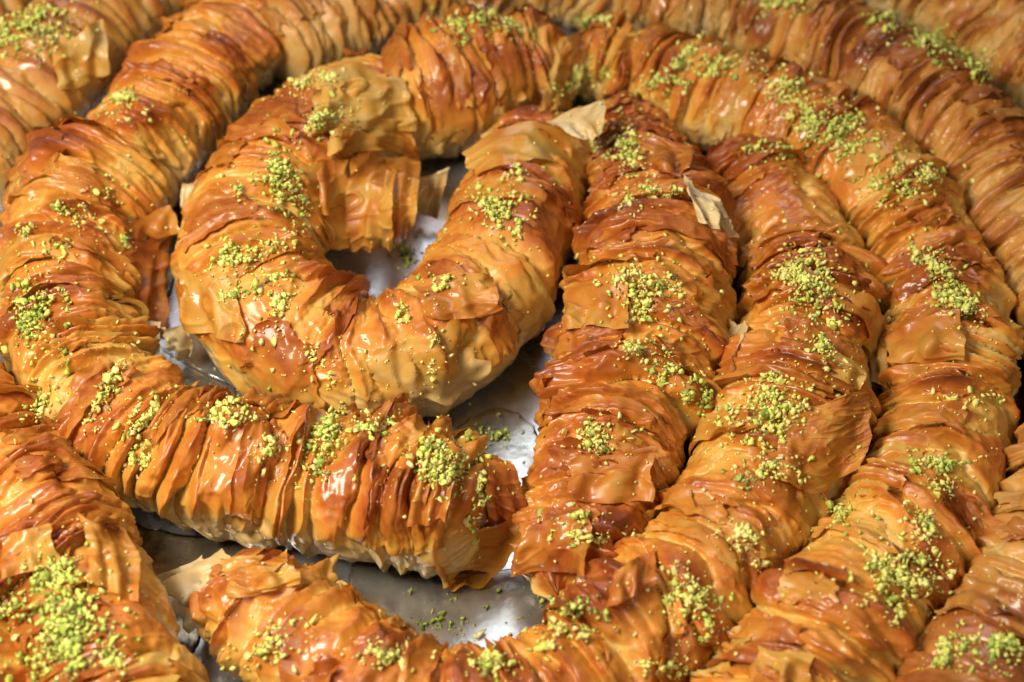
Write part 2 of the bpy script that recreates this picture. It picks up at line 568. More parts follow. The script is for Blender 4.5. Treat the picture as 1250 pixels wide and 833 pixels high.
def flap(R, grid, seed, crumple=0.0008, bake=0.45, pale=False, name='torn_flap', label=None, tear=0.12, res=0.0006):
    """a loose sheet: grid[i][j] = (photo x, photo y, height in mm) of points it passes through"""
    G = np.array([[spot(x, y, z) for x, y, z in row] for row in grid])
    ni, nj = G.shape[:2]

    def basis(n, t):
        xs = np.linspace(0, 1, n)
        B = np.ones((n,) + t.shape)
        for i in range(n):
            for j in range(n):
                if i != j:
                    B[i] = B[i] * (t - xs[j]) / (xs[i] - xs[j])
        return B
    if pale:
        crumple = crumple * 1.6
    lu = np.linalg.norm(np.diff(G, axis=0), axis=2).sum(0).max(); lv = np.linalg.norm(np.diff(G, axis=1), axis=2).sum(1).max()
    nu = max(10, int(lu / res)); nv = max(10, int(lv / res))
    a, c = np.meshgrid(np.linspace(0, 1, nu), np.linspace(0, 1, nv), indexing='ij')
    e = lambda q, k: 0.8 * pn(q * 1.7, np.zeros_like(q) + k, seed) + 0.30 * pn(q * 4.3, np.zeros_like(q) + k, seed + 5) + 0.05 * pn(q * 17, np.zeros_like(q) + k, seed + 6)
    A0 = tear * e(c, 1.3); A1 = 1 + tear * e(c, 7.7); B0 = tear * e(a, 3.1); B1 = 1 + tear * e(a, 5.9)
    u = A0 + (A1 - A0) * a; w = B0 + (B1 - B0) * c
    bu = basis(ni, u); bw = basis(nj, w)
    P = np.einsum('iab,jab,ijk->abk', bu, bw, G)
    if all(z < 0 for row in grid for _, _, z in row):
        # laid on the roll: drape over the crests of whatever is underneath
        px = np.einsum('iab,jab,ij->ab', bu, bw, np.array([[q[0] for q in row] for row in grid], float))
        py = np.einsum('iab,jab,ij->ab', bu, bw, np.array([[q[1] for q in row] for row in grid], float))
        iu = np.linspace(0, nu - 1, 18).astype(int); iv = np.linspace(0, nv - 1, 18).astype(int)
        T = np.zeros((18, 18))
        for ii, a_i in enumerate(iu):
            for jj, b_j in enumerate(iv):
                l_, n_ = hit(px[a_i, b_j], py[a_i, b_j])
                T[ii, jj] = np.linalg.norm(np.array(l_) - CAM)
        for _ in range(2):
            Tp = np.pad(T, 1, mode='edge')
            T = np.minimum.reduce([Tp[x_:x_ + 18, y_:y_ + 18] for x_ in range(3) for y_ in range(3)])
        for _ in range(3):
            Tp = np.pad(T, 1, mode='edge')
            T = sum(Tp[x_:x_ + 18, y_:y_ + 18] for x_ in range(3) for y_ in range(3)) / 9
        fu = np.interp(np.arange(nu), iu, np.arange(18)); fv = np.interp(np.arange(nv), iv, np.arange(18))
        T1 = np.stack([np.interp(fu, np.arange(18), T[:, q]) for q in range(18)], 1)
        T2 = np.stack([np.interp(fv, np.arange(18), T1[q]) for q in range(nu)], 0)
        dirs = FWD + RIGHT * ((px - 625.0) / FPX)[..., None] - UP * ((py - 416.5) / FPX)[..., None]
        dirs /= np.linalg.norm(dirs, axis=2)[..., None]
        P = CAM + dirs * (T2 - 0.0006)[..., None]
    du = np.gradient(P, axis=0); dv = np.gradient(P, axis=1)
    n = np.cross(du, dv); n /= (np.linalg.norm(n, axis=2)[..., None] + 1e-12)
    x = u * lu; y = w * lv
    d = crumple * (1.0 * np.sin(4.5 * math.pi * c + 2.0 * pn(a * 1.5, c * 2, seed + 9)) * sstep(0.0, 0.8, a) + 1.5 * fbm(x / 0.016, y / 0.016, seed + 1, 2) + 0.8 * (1 - np.abs(pn(x / 0.009, y / 0.022, seed + 2))) ** 8)
    P = P + n * d[..., None]
    P[..., 2] = np.maximum(P[..., 2], 0.0008)
    b = bake + (0.14 if pale else 0.06) + 0.30 * fbm(x / 0.018, y / 0.018, seed + 8, 2)
    o = mesh_grid(name, P, {'bake': b}, M_THINP if pale else M_THIN, R.obj)
    if label:
        o['label'] = label
    bv_add(P, False, 3, 3, None)
    return o


# ------------------------------------------------------------------ syrup
def syrup(outline, label, seed, h=0.0014, mat=None):
    pts = np.array([at(x, y, 0.0)[:2] for x, y in outline])
    ar = np.sum(pts[:, 0] * np.roll(pts[:, 1], -1) - np.roll(pts[:, 0], -1) * pts[:, 1])
    if ar < 0:
        pts = pts[::-1]
    c = pts.mean(0)
    n = 120
    loop = catmull(np.vstack([pts, pts[:1]]), 30)
    k = np.linspace(0, len(loop) - 1, n, endpoint=False).astype(int)
    loop = loop[k]
    th = np.arange(n) * 2 * math.pi / n
    wob = 1 + 0.06 * pn(th * 3, np.zeros(n), seed) + 0.04 * pn(th * 8, np.zeros(n), seed + 1)
    loop = c + (loop - c) * wob[:, None]
    rr = np.concatenate([np.linspace(0.02, 0.9, 14), [0.94, 0.97, 0.99, 1.0]])
    P = np.zeros((len(rr), n, 3))
    for i, r in enumerate(rr):
        P[i, :, :2] = c + (loop - c) * r
        P[i, :, 2] = 0.0004 + h * math.sqrt(max(0.0, 1 - max(0, (r - 0.85) / 0.15) ** 2))
    P[:-1, :, 2] += 0.0004 * fbm(P[:-1, :, 0] / 0.012, P[:-1, :, 1] / 0.012, seed + 4)
    P[-1, :, 2] = 0.0003
    o = mesh_grid('syrup_pool', P, {}, mat or M_SYRUP, close_v=True)
    tag(o, label, 'syrup', 'syrup lying on the tray between the rolls')
    return o


syrup([(430, 690), (500, 690), (570, 700), (640, 700), (700, 740), (690, 800), (590, 830), (500, 815), (440, 770)], 'clear amber syrup pool in the bottom centre gap under the brown end flap', 5)
syrup([(560, 520), (620, 500), (660, 540), (650, 600), (610, 600), (570, 560)], 'small syrup pool on the tray between hook and middle roll', 6, 0.0010)
syrup([(120, 600), (170, 640), (230, 655), (310, 660), (270, 720), (240, 790), (220, 840), (180, 780), (140, 680)], 'syrup pool tinted for gap shade in the narrow gap at the papery roll end', 9, 0.0012, M_AMBER)
syrup([(180, 420), (240, 450), (290, 480), (240, 490), (190, 460)], 'narrow clear syrup pool in the gap left of the hook', 10, 0.0010)
syrup([(140, 250), (250, 190), (230, 280), (190, 400), (140, 400)], 'syrup pool tinted for gap shade between left roll and hook', 11, 0.0010, M_AMBER)



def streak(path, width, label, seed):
    """dark syrup along a narrow gap, tinted to stand in for its shade"""
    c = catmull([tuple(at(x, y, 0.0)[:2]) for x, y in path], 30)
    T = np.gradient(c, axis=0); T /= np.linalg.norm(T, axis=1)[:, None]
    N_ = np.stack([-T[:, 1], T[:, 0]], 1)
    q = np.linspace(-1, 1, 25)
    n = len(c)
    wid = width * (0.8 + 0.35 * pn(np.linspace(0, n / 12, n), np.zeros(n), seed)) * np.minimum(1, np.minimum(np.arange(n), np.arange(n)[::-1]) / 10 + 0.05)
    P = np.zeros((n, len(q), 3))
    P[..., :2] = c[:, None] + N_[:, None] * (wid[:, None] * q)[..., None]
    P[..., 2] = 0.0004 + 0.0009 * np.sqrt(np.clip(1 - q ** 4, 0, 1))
    o = mesh_grid('syrup_pool', P, {}, M_GAPSHADE)
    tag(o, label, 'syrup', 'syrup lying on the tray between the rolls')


streak([(865, 190), (890, 300), (895, 400), (870, 500), (835, 590), (780, 680)], 0.012, 'long syrup streak painted dark as gap shade between middle roll and second roll', 12)
streak([(1000, 190), (1050, 290), (1072, 420), (1060, 530), (1010, 650), (930, 780), (880, 860)], 0.012, 'long syrup streak painted dark as gap shade between second roll and golden arch', 13)
streak([(1240, 400), (1250, 530), (1225, 640), (1160, 760), (1090, 880)], 0.012, 'syrup streak painted dark as gap shade between golden arch and bottom right roll', 14)
streak([(-60, 420), (10, 520), (70, 590), (120, 640)], 0.012, 'syrup streak painted dark as gap shade between left roll and bottom left roll', 15)

# --- the rolls, each along its own axis: (photo x, photo y, width) of points on the axis
A = build_roll('A', [(300, 22, 120), (258, 80, 140), (188, 163, 150), (130, 232, 160), (85, 305, 158), (75, 385, 155),
                     (108, 470, 162), (190, 540, 165), (290, 575, 175), (390, 592, 180), (490, 603, 188), (588, 636, 168)],
               'long pleated roll curving down the left side and under the hook, ending at the centre', seed=3, lam=0.0088, amp=0.0029, lean=0.5)
B = build_roll('B', [(505, 116, 120), (430, 146, 158), (350, 220, 175), (303, 310, 185), (335, 395, 180), (430, 442, 165),
                     (525, 420, 175), (600, 340, 170), (640, 240, 150), (672, 165, 125)],
               'thick smooth hook-shaped roll bent in a U round the upper tray gap', seed=8, lam=0.0108, amp=0.0025, lean=0.4, smooth=0.36, crum=0.35)
B2 = build_roll('B2', [(445, 142, 110), (490, 124, 150), (560, 105, 165), (640, 85, 135), (700, 88, 105)],
                'short dark brown pleated roll behind the hook, its left end under the hood', seed=12, lam=0.0075, amp=0.0022, lean=0.4, bake=0.06)
C_ = build_roll('C', [(745, 140, 84), (780, 205, 122), (806, 290, 172), (794, 380, 194), (768, 470, 182), (742, 560, 168), (712, 650, 148), (684, 725, 122)],
                'dark brown crumpled roll in the middle, running from the pale flap down to the syrup', seed=17, lam=0.0080, amp=0.0026, lean=0.45, bake=0.10, smooth=0.05, crum=0.6)
D = build_roll('D', [(880, 195, 95), (935, 250, 140), (978, 330, 150), (983, 420, 163), (957, 510, 190), (925, 590, 190), (870, 680, 186),
                     (790, 770, 190), (690, 850, 185), (590, 885, 180), (480, 865, 180), (390, 800, 175), (325, 750, 152), (258, 724, 120)],
               'longest roll, sweeping down right of centre and along the bottom to a papery end', seed=23, lam=0.0098, amp=0.0026, lean=0.5, bake=0.02, smooth=0.10, crum=0.28)
E = build_roll('E', [(690, 82, 90), (750, 80, 110), (830, 110, 135), (930, 142, 140), (1010, 187, 145), (1080, 247, 150), (1132, 325, 148), (1157, 420, 153),
                     (1154, 520, 164), (1130, 610, 174), (1085, 690, 182), (1020, 770, 200), (960, 860, 210), (900, 950, 215)],
               'long golden roll arching from the top centre round the right side to the bottom', seed=29, lam=0.0094, amp=0.0025, lean=0.5, smooth=0.08, crum=0.25, bake=-0.03)
F = build_roll('F', [(322, 66, 120), (420, 25, 112), (520, -8, 108), (600, -20, 108), (705, -24, 104)],
               'pale pleated roll along the top edge, touching the top end of the left roll', mat=M_PALEDIM, bake=0.08, seed=33, lam=0.0068, amp=0.0018, res=1.2)
F2 = build_roll('F2', [(672, -16, 104), (800, -6, 108), (900, 15, 112), (1000, 60, 125), (1090, 107, 135), (1170, 165, 140), (1230, 240, 140), (1290, 330, 150),
                       (1335, 430, 155), (1345, 520, 160)],
                'pale ridged roll outside the golden arch, along the top right edge', mat=M_PALEDIM, seed=37, lam=0.0068, amp=0.0020, res=1.2, bake=0.14)
G = build_roll('G', [(-60, 230, 160), (0, 150, 155), (65, 80, 150), (130, 20, 140), (205, -45, 130), (310, -92, 122), (450, -125, 118), (600, -142, 115), (760, -138, 115)],
               'shaded olive brown roll in the top left corner', mat=M_PALEDIM, bake=0.10, seed=41, lam=0.0085, amp=0.0020, res=1.2, smooth=0.1)
H_ = build_roll('H', [(1025, -60, 108), (1098, -30, 112), (1168, 10, 118), (1238, 56, 126), (1318, 120, 136)],
                'pale roll in the top right corner, outermost there', mat=M_PALEDIM, seed=43, lam=0.0070, amp=0.0020, res=1.3, bake=0.14)
I_ = build_roll('I', [(-90, 460, 160), (-40, 545, 170), (18, 628, 188), (88, 722, 206), (130, 820, 210), (170, 930, 215)],
                'loosely folded roll in the bottom left corner with two thick green patches', seed=47, lam=0.0120, amp=0.0027, smooth=0.1)
J_ = build_roll('J', [(1345, 545, 165), (1312, 630, 180), (1272, 722, 190), (1215, 820, 200), (1150, 930, 210)],
                'olive golden roll in the bottom right corner', mat=M_PALEDIM, bake=0.10, seed=53, lam=0.0100, amp=0.0024, res=1.2)

L_ = build_roll('L', [(-170, 620, 170), (-120, 720, 185), (-65, 810, 200), (-20, 900, 215)],
                'sliver of a golden roll at the very bottom left edge', seed=59, lam=0.0110, amp=0.0024, res=1.2)

N_ = build_roll('N', [(-110, 140, 140), (-45, 45, 135), (15, -30, 130), (90, -95, 125)],
                'edge of a shaded roll in the extreme top left corner', mat=M_PALEDIM, seed=61, lam=0.0085, amp=0.0020, res=1.3)

# --- sheets wrapped over the rolls
k = 0
for R, n in ((A, 12), (B, 9), (B2, 4), (C_, 10), (D, 14), (E, 13), (F, 3), (F2, 8), (G, 5), (H_, 2), (I_, 6), (J_, 4)):
    for i in range(n):
        k += 1
        ln = random.uniform(0.009, 0.022)
        c0 = (i + 0.5 + random.uniform(-0.3, 0.3)) / n * R.L
        w = random.uniform(0.6, 1.7)
        vc = random.uniform(-1.3, 1.3)
        wrap_sheet(R, max(0.002, c0 - ln / 2), min(R.L - 0.002, c0 + ln / 2), max(-2.0, vc - w / 2), min(2.0, vc + w / 2), 500 + k * 13,
                   lift=random.uniform(0.0005, 0.0016), wr=random.uniform(0.2, 0.9), bake=random.uniform(-0.24, 0.14))


# narrow torn folds lying crosswise, one edge free
for R, n in ((A, 16), (B, 8), (B2, 5), (C_, 14), (D, 15), (E, 13), (F, 4), (F2, 10), (G, 4), (I_, 8), (J_, 5)):
    for i in range(n):
        k += 1
        ln = random.uniform(0.0045, 0.010)
        c0 = (i + 0.5 + random.uniform(-0.45, 0.45)) / n * R.L
        w = random.uniform(0.9, 2.4)
        vc = random.uniform(-1.1, 1.1)
        wrap_sheet(R, max(0.002, c0 - ln / 2), min(R.L - 0.002, c0 + ln / 2), max(-2.0, vc - w / 2), min(2.0, vc + w / 2), 500 + k * 13,
                   lift=random.uniform(0.0010, 0.0022), wr=random.uniform(0.5, 1.0), bake=random.uniform(-0.10, 0.16), name='filo_fold', free=True)

# ------------------------------------------------------------------ loose sheets
BV = BVHTree.FromPolygons([Vector(v) for v in BV_V], BV_F)


def hit(x, y):
    d = Vector(ray(x, y)).normalized()
    loc, nor, idx, dist = BV.ray_cast(Vector(CAM), d)
    if loc is None or loc.z < 0.0008:
        p = at(x, y, 0.0)
        return Vector(p), Vector((0, 0, 1))
    if nor.dot(d) > 0:
        nor = -nor
    return loc, nor


def spot(x, y, z):
    """z >= 0: height in mm above the tray; z < 0: that many mm clear of whatever lies there"""
    if z >= 0:
        return at(x, y, z * 0.001)
    loc, nor = hit(x, y)
    d = -Vector(ray(x, y)).normalized()
    return np.array(loc + (nor * 0.5 + d * 0.5) * (-z * 0.001))


FL = [
    (B, [[(365, 205, -3), (430, 195, -5)], [(372, 255, -2), (435, 250, -5)], [(395, 300, -1), (442, 307, 9)]], 0.44, False, 'smooth brown sheet of the hood', 0.0010),
    (B, [[(462, 186, -7), (512, 186, -4)], [(464, 244, 28), (510, 238, 26)], [(458, 300, 10), (500, 288, 13)]], 0.36, False, 'brown sheet of the hood hanging over the tray gap', 0.0012),
    (B, [[(415, 195, -6), (478, 185, -7)], [(418, 252, -4), (482, 243, 30)], [(424, 308, 11), (476, 302, 12)]], 0.40, False, None, 0.0012),
    (B, [[(398, 150, -2), (450, 140, -5), (502, 150, -4)], [(405, 190, -3), (455, 184, -9), (508, 192, -8)]], 0.30, False, None, 0.0018),
    (B, [[(385, 112, -2), (440, 98, -4), (494, 100, -3)], [(378, 165, -2), (440, 158, -6), (502, 160, -4)]], 0.22, False, None, 0.0020),
    (B, [[(395, 92, -2), (435, 84, -4), (470, 92, -3)], [(392, 130, -2), (432, 128, -5), (470, 130, -4)]], 0.30, False, None, 0.0016),
    (B, [[(564, 190, 33), (640, 154, -2), (705, 170, -2)], [(585, 218, -1), (650, 202, -3), (712, 216, -2)]], 0.30, False, None, 0.0008),
    (B, [[(505, 345, -2), (560, 330, -4), (600, 335, -3)], [(520, 385, -3), (565, 390, -4), (615, 375, -1)]], 0.42, False, None, 0.0010),
    (B, [[(215, 330, -1), (290, 340, -4)], [(225, 400, -1), (300, 420, -3)]], 0.30, False, None, 0.0010),
    (B, [[(385, 200, -4), (455, 190, -8)], [(392, 262, -3), (445, 262, -7)]], 0.42, False, None, 0.0012),
    (C_, [[(664, 150, 41), (738, 120, 42)], [(716, 173, 39), (736, 162, 39)]], 0.10, True, 'pale stiff flap pointing left', 0.0006),
    (B2, [[(684, 42, -2), (722, 46, -2)], [(656, 140, -1), (694, 132, -1)]], 0.30, False, 'upright translucent brown flap', 0.0009),
    (A, [[(148, 276, -1), (205, 250, 22)], [(166, 292, -1), (222, 285, 17)]], 0.35, False, 'folded ear flap', 0.0008),
    (A, [[(222, 224, 22), (244, 221, 22)], [(222, 264, 14), (240, 270, 14)]], 0.12, True, None, 0.0008),
    (B, [[(170, 395, 13), (197, 391, 13)], [(188, 434, 6), (194, 430, 6)]], 0.05, True, 'pale papery corner sticking into the gap', 0.0005),
    (B, [[(199, 400, 11), (236, 395, -1)], [(206, 425, 5), (238, 446, -1)]], 0.05, True, None, 0.0008),
    (A, [[(545, 640, -2), (590, 636, -4), (637, 632, 20)], [(530, 682, -2), (575, 686, -3), (632, 670, 12)], [(540, 706, 4), (562, 724, 2), (606, 706, 4)]], 0.38, False, 'smooth brown end flap', 0.0007),
    (A, [[(585, 556, -3), (632, 574, 28)], [(588, 615, -3), (640, 615, 20)], [(590, 655, -3), (640, 652, 12)]], 0.62, False, None, 0.0012),  # dark sheet standing in for the shaded hollow of the roll end
    (A, [[(520, 520, -1), (560, 545, -3)], [(500, 640, -2), (545, 640, -4)]], 0.45, False, None, 0.0012),
    (D, [[(195, 712, 12), (275, 672, 24)], [(225, 737, 8), (290, 702, 27)]], 0.05, True, 'pale papery torn end', 0.0012),
    (D, [[(200, 737, 8), (270, 702, 24)], [(238, 770, 5), (282, 735, 22)]], 0.02, True, None, 0.0012),
    (D, [[(184, 705, 8), (250, 680, 16)], [(205, 722, 5), (262, 692, 18)]], 0.0, True, None, 0.0010),
    (D, [[(270, 685, -1), (350, 672, -2)], [(285, 730, -2), (365, 715, -3)]], 0.34, False, None, 0.0010),
    (D, [[(955, 500, -2), (1010, 490, -4), (1058, 480, -2)], [(950, 545, -2), (1000, 540, -4), (1063, 525, -1)], [(955, 590, -2), (1005, 602, -3), (1052, 572, -1)]], 0.46, False, 'smooth orange flap without pleats', 0.0006),
    (C_, [[(835, 215, -3), (882, 250, -3)], [(852, 270, -3), (900, 292, -3)]], 0.12, True, None, 0.0010),
    (C_, [[(690, 350, -1), (760, 335, -3)], [(688, 400, -1), (770, 400, -3)]], 0.42, False, None, 0.0014),
    (C_, [[(770, 160, -3), (845, 180, -2)], [(775, 205, -3), (842, 215, -2)]], 0.48, False, None, 0.0016),
    (C_, [[(635, 640, -1), (720, 620, -3)], [(625, 700, -1), (720, 700, -3)]], 0.52, False, None, 0.0008),
    (C_, [[(700, 560, -2), (800, 550, -2)], [(690, 610, -2), (790, 615, -2)]], 0.56, False, None, 0.0014),
    (D, [[(892, 390, 27), (916, 400, -1)], [(878, 442, 18), (900, 455, -1)]], 0.16, True, None, 0.0008),
    (D, [[(798, 602, 22), (842, 586, 30)], [(808, 628, 19), (852, 618, -2)]], 0.22, False, 'curled thin edge', 0.0010),
    (D, [[(1000, 415, -3), (1056, 450, -1)], [(1005, 452, -3), (1052, 478, -1)]], 0.26, False, None, 0.0010),
    (D, [[(750, 700, -1), (800, 670, -3)], [(740, 740, -1), (800, 715, -3)]], 0.52, False, None, 0.0012),
    (D, [[(880, 795, -2), (935, 772, 22)], [(888, 836, -1), (942, 822, 20)]], 0.40, False, None, 0.0010),
    (E, [[(925, 790, -1), (995, 800, -3)], [(912, 832, -1), (985, 850, -3)]], 0.26, False, None, 0.0012),
    (E, [[(1060, 390, 20), (1088, 385, -1)], [(1062, 470, 15), (1086, 470, -1)]], 0.22, False, None, 0.0009),
    (E, [[(1080, 395, -2), (1170, 380, -3)], [(1085, 445, -2), (1180, 440, -3)]], 0.40, False, None, 0.0012),
    (E, [[(960, 700, -1), (1010, 690, -2)], [(975, 690, 16), (985, 680, 22)]], 0.10, True, None, 0.0006),
    (I_, [[(95, 630, -2), (152, 645, -1)], [(105, 672, -3), (168, 692, -1)], [(110, 712, -2), (168, 732, -1)]], 0.34, False, None, 0.0010),
    (I_, [[(115, 620, 28), (165, 645, 18)], [(120, 645, -1), (170, 668, 14)]], 0.30, False, None, 0.0010),
    (I_, [[(0, 660, -2), (60, 640, -3)], [(0, 710, -2), (70, 690, -3)]], 0.32, False, None, 0.0008),
    (B, [[(512, 215, 15), (548, 208, 17)], [(505, 262, 4), (536, 268, 4)]], 0.10, True, None, 0.0010),
    (A, [[(148, 300, 22), (212, 285, 12)], [(148, 400, 14), (196, 402, 2)]], 0.62, False, None, 0.0014),  # brown pastry, baked dark to stand in for the gap's shadow too
    (G, [[(62, 62, -2), (126, 22, -3)], [(72, 112, -2), (137, 92, -2)]], 0.20, False, None, 0.0010),
]
for i, (R_, g_, bk, pale, lab, cru) in enumerate(FL):
    flap(R_, g_, 3000 + 37 * i, crumple=cru, bake=bk, pale=pale, label=lab)

# ------------------------------------------------------------------ pistachio
BV = BVHTree.FromPolygons([Vector(v) for v in BV_V], BV_F)


def chunk(npts, seed):
    """a broken, angular bit of nut: hull of a few scattered points"""
    r = random.Random(seed)
    b = bmesh.new()
    ax = (r.uniform(0.8, 1.5), r.uniform(0.7, 1.05), r.uniform(0.5, 0.85))
    for _ in range(npts):
        v = Vector((r.gauss(0, 1), r.gauss(0, 1), r.gauss(0, 1))).normalized() * r.uniform(0.75, 1.1)
        b.verts.new((v.x * ax[0], v.y * ax[1], v.z * ax[2]))
    q = bmesh.ops.convex_hull(b, input=b.verts)
    bmesh.ops.delete(b, geom=[g for g in q['geom_interior'] if isinstance(g, bmesh.types.BMVert)], context='VERTS')
    bmesh.ops.triangulate(b, faces=b.faces[:])
    bmesh.ops.recalc_face_normals(b, faces=b.faces)
    b.verts.index_update()
    vs = np.array([v.co[:] for v in b.verts]); fs = np.array([[v.index for v in f.verts] for f in b.faces])
    b.free()
    return vs, fs


SMALL = [chunk(10, 100 + i) for i in range(24)]
BIG = [chunk(18, 200 + i) for i in range(10)]

CL = [
    (150, 127, 20, 13, 0, 45, .5, 'on the upper part of the left roll'),
    (133, 234, 11, 8, 0, 10, .5, 'alone in the middle of the upper left roll'),
    (95, 266, 20, 15, .4, 30, .35, 'above the leftmost bend of the left roll'),
    (57, 302, 24, 20, 0, 35, .45, 'just above the thick patch at the leftmost bend'),
    (45, 385, 22, 42, .1, 150, .62, 'in the thick tall patch at the leftmost bend'),
    (152, 293, 9, 9, 0, 9, .55, 'beside the ear flaps on the left roll'),
    (130, 482, 14, 34, -.5, 70, .4, 'in the streak on the lower left bend'),
    (178, 507, 16, 26, -.6, 50, .4, 'right of the streak on the lower left bend'),
    (48, 496, 15, 20, 0, 40, .5, 'low on the outer side of the left bend'),
    (172, 560, 13, 13, 0, 26, .4, 'on the front side of the lower left bend'),
    (283, 503, 32, 15, 0, 60, .3, 'on the crest of the left roll below the hook'),
    (395, 545, 17, 38, -.35, 110, .5, 'in the upright streak on the pleats below the hook'),
    (330, 545, 22, 16, 0, 26, .3, 'on the pleats left of the upright streak'),
    (448, 520, 28, 14, 0, 45, .35, 'on the crest between the streak and the dense patch'),
    (540, 572, 34, 26, .1, 150, .5, 'in the dense patch at the left roll end'),
    (583, 612, 9, 25, -.3, 35, .35, 'in the thin trail beside the brown end flap'),
    (60, 710, 30, 28, -.3, 120, .6, 'in the upper patch on the bottom left roll'),
    (82, 772, 40, 42, -.2, 280, .62, 'in the big lower patch on the bottom left roll'),
    (18, 746, 22, 10, 0, 35, .6, 'at the left frame edge on the bottom left roll'),
    (145, 808, 28, 18, 0, 30, .4, 'right of the big patch on the bottom left roll'),
    (393, 147, 26, 20, -.4, 65, .4, 'on top of the crumpled hood of the hook roll'),
    (343, 226, 18, 46, .2, 150, .5, 'in the thick streak on the hook roll bend'),
    (290, 231, 9, 8, 0, 9, .5, 'left of the thick streak on the hook roll'),
    (300, 316, 36, 20, -.2, 85, .45, 'under the thick streak on the hook roll'),
    (310, 352, 30, 11, -.5, 40, .45, 'along a fold of the hook roll'),
    (333, 382, 20, 30, -.3, 45, .3, 'on the lower left bend of the hook roll'),
    (375, 100, 28, 12, -.4, 45, .3, 'behind the hood on the hook roll'),
    (604, 258, 28, 22, .1, 90, .45, 'in the patch on the right arm of the hook'),
    (626, 214, 11, 10, 0, 14, .35, 'near the tip of the hook'),
    (536, 346, 18, 9, 0, 20, .5, 'on the inner bend of the hook near the tray'),
    (490, 380, 12, 10, 0, 14, .45, 'at the inner corner of the hook'),
    (530, 425, 22, 30, 0, 20, .15, 'sparse on the lower bend of the hook'),
    (400, 440, 36, 24, 0, 16, .2, 'sparse on the bottom of the hook'),
    (606, 30, 40, 12, .15, 100, .45, 'along the crest of the short roll behind the hook'),
    (556, 40, 12, 10, 0, 14, .5, 'at the left of the short roll crest'),
    (715, 100, 24, 26, -.5, 70, .45, 'beside the upright flap at the top centre'),
    (722, 28, 22, 9, 0, 40, .4, 'at the top end of the golden arch'),
    (800, 107, 22, 14, 0, 40, .5, 'on the golden arch above the middle roll'),
    (840, 76, 22, 20, -.2, 75, .45, 'on the left crest of the golden arch'),
    (885, 76, 24, 12, 0, 40, .4, 'right of the left crest patch on the golden arch'),
    (958, 104, 34, 24, .3, 80, .35, 'above the dense patch on the golden arch'),
    (1018, 156, 42, 28, .2, 190, .5, 'in the dense patch on the golden arch'),
    (940, 186, 34, 12, .1, 45, .45, 'between golden arch and second roll'),
    (1106, 222, 34, 24, -.1, 120, .45, 'in the wide patch right of the dense one'),
    (1150, 340, 22, 34, .5, 140, .45, 'in the slanting patch at the right bend'),
    (1180, 378, 12, 18, .2, 40, .45, 'at the lower end of the slanting patch'),
    (1190, 486, 24, 12, 0, 16, .25, 'sparse on the outer right bend'),
    (1135, 568, 26, 16, 0, 60, .5, 'in the small patch at the lower right bend'),
    (1150, 596, 12, 12, 0, 24, .45, 'just below the small right patch'),
    (1124, 638, 14, 22, .3, 45, .35, 'in the trail above the low right patch'),
    (1098, 704, 40, 34, -.2, 150, .4, 'in the low right patch on the golden arch'),
    (1024, 626, 14, 15, 0, 30, .6, 'in the gap between second roll and golden arch'),
    (1080, 26, 20, 13, 0, 45, .55, 'at the left on the outer top right roll'),
    (1150, 54, 34, 14, .3, 110, .55, 'in the long patch on the outer top right roll'),
    (1190, 84, 22, 14, .5, 50, .5, 'at the right end of the outer top right patch'),
    (955, 10, 28, 12, 0, 45, .45, 'at the top edge on the pale outer roll'),
    (36, 36, 46, 24, -.3, 190, .55, 'on the top left corner roll'),
    (765, 188, 20, 34, .1, 120, .4, 'at the top of the middle roll'),
    (735, 190, 14, 14, 0, 24, .4, 'left of the top patch of the middle roll'),
    (792, 238, 30, 12, -.3, 50, .3, 'on the torn upper part of the middle roll'),
    (784, 352, 36, 30, .2, 130, .4, 'in the main patch on the middle roll'),
    (775, 428, 20, 12, 0, 40, .4, 'under the main patch on the middle roll'),
    (812, 446, 18, 14, 0, 36, .5, 'right under the main patch of the middle roll'),
    (852, 478, 16, 18, 0, 50, .6, 'in the gap right of the middle roll'),
    (728, 532, 22, 20, -.1, 65, .35, 'halfway down the middle roll'),
    (712, 654, 34, 10, .1, 34, .35, 'low on the middle roll'),
    (694, 742, 20, 10, 0, 45, .6, 'at the foot of the middle roll'),
    (702, 632, 18, 8, 0, 16, .5, 'just above the low folds of the middle roll'),
    (994, 352, 30, 48, .15, 190, .42, 'in the tall patch on the second roll'),
    (962, 340, 24, 24, 0, 40, .3, 'left of the tall patch on the second roll'),
    (1004, 432, 16, 20, .4, 36, .35, 'below the tall patch on the second roll'),
    (935, 505, 44, 40, -.3, 200, .4, 'in the patch beside the orange flap'),
    (911, 580, 11, 10, 0, 12, .8, 'in the dark green lump below the broad patch'),
    (950, 576, 22, 11, -.1, 30, .4, 'right of the dark green lump'),
    (905, 664, 32, 24, .5, 45, .25, 'sparse on the lower bend of the second roll'),
    (846, 734, 24, 32, .1, 110, .35, 'in the upright patch low on the second roll'),
    (604, 814, 22, 16, 0, 60, .4, 'at the bottom edge below the syrup'),
    (690, 772, 30, 12, -.2, 55, .4, 'right of the syrup pool on the bottom roll'),
    (815, 818, 18, 12, 0, 26, .4, 'at the bottom edge right of centre'),
    (330, 786, 34, 24, -.4, 50, .3, 'on the bottom left stretch of the longest roll'),
    (470, 800, 34, 12, 0, 36, .35, 'on the crest just below the syrup pool'),
    (1166, 792, 22, 18, 0, 50, .55, 'left on the bottom right corner roll'),
    (1226, 792, 26, 18, 0, 50, .55, 'right on the bottom right corner roll'),
    (495, 310, 13, 11, 0, 24, .85, 'on the bare tray inside the hook'),
    (600, 534, 22, 9, 0, 20, .85, 'on the bare tray left of the middle roll'),
    (545, 755, 60, 22, 0, 16, .9, 'lying in the bottom syrup pool'),
]
GROUP_NUT = 'larger pistachio crumbs sprinkled over the pastry'
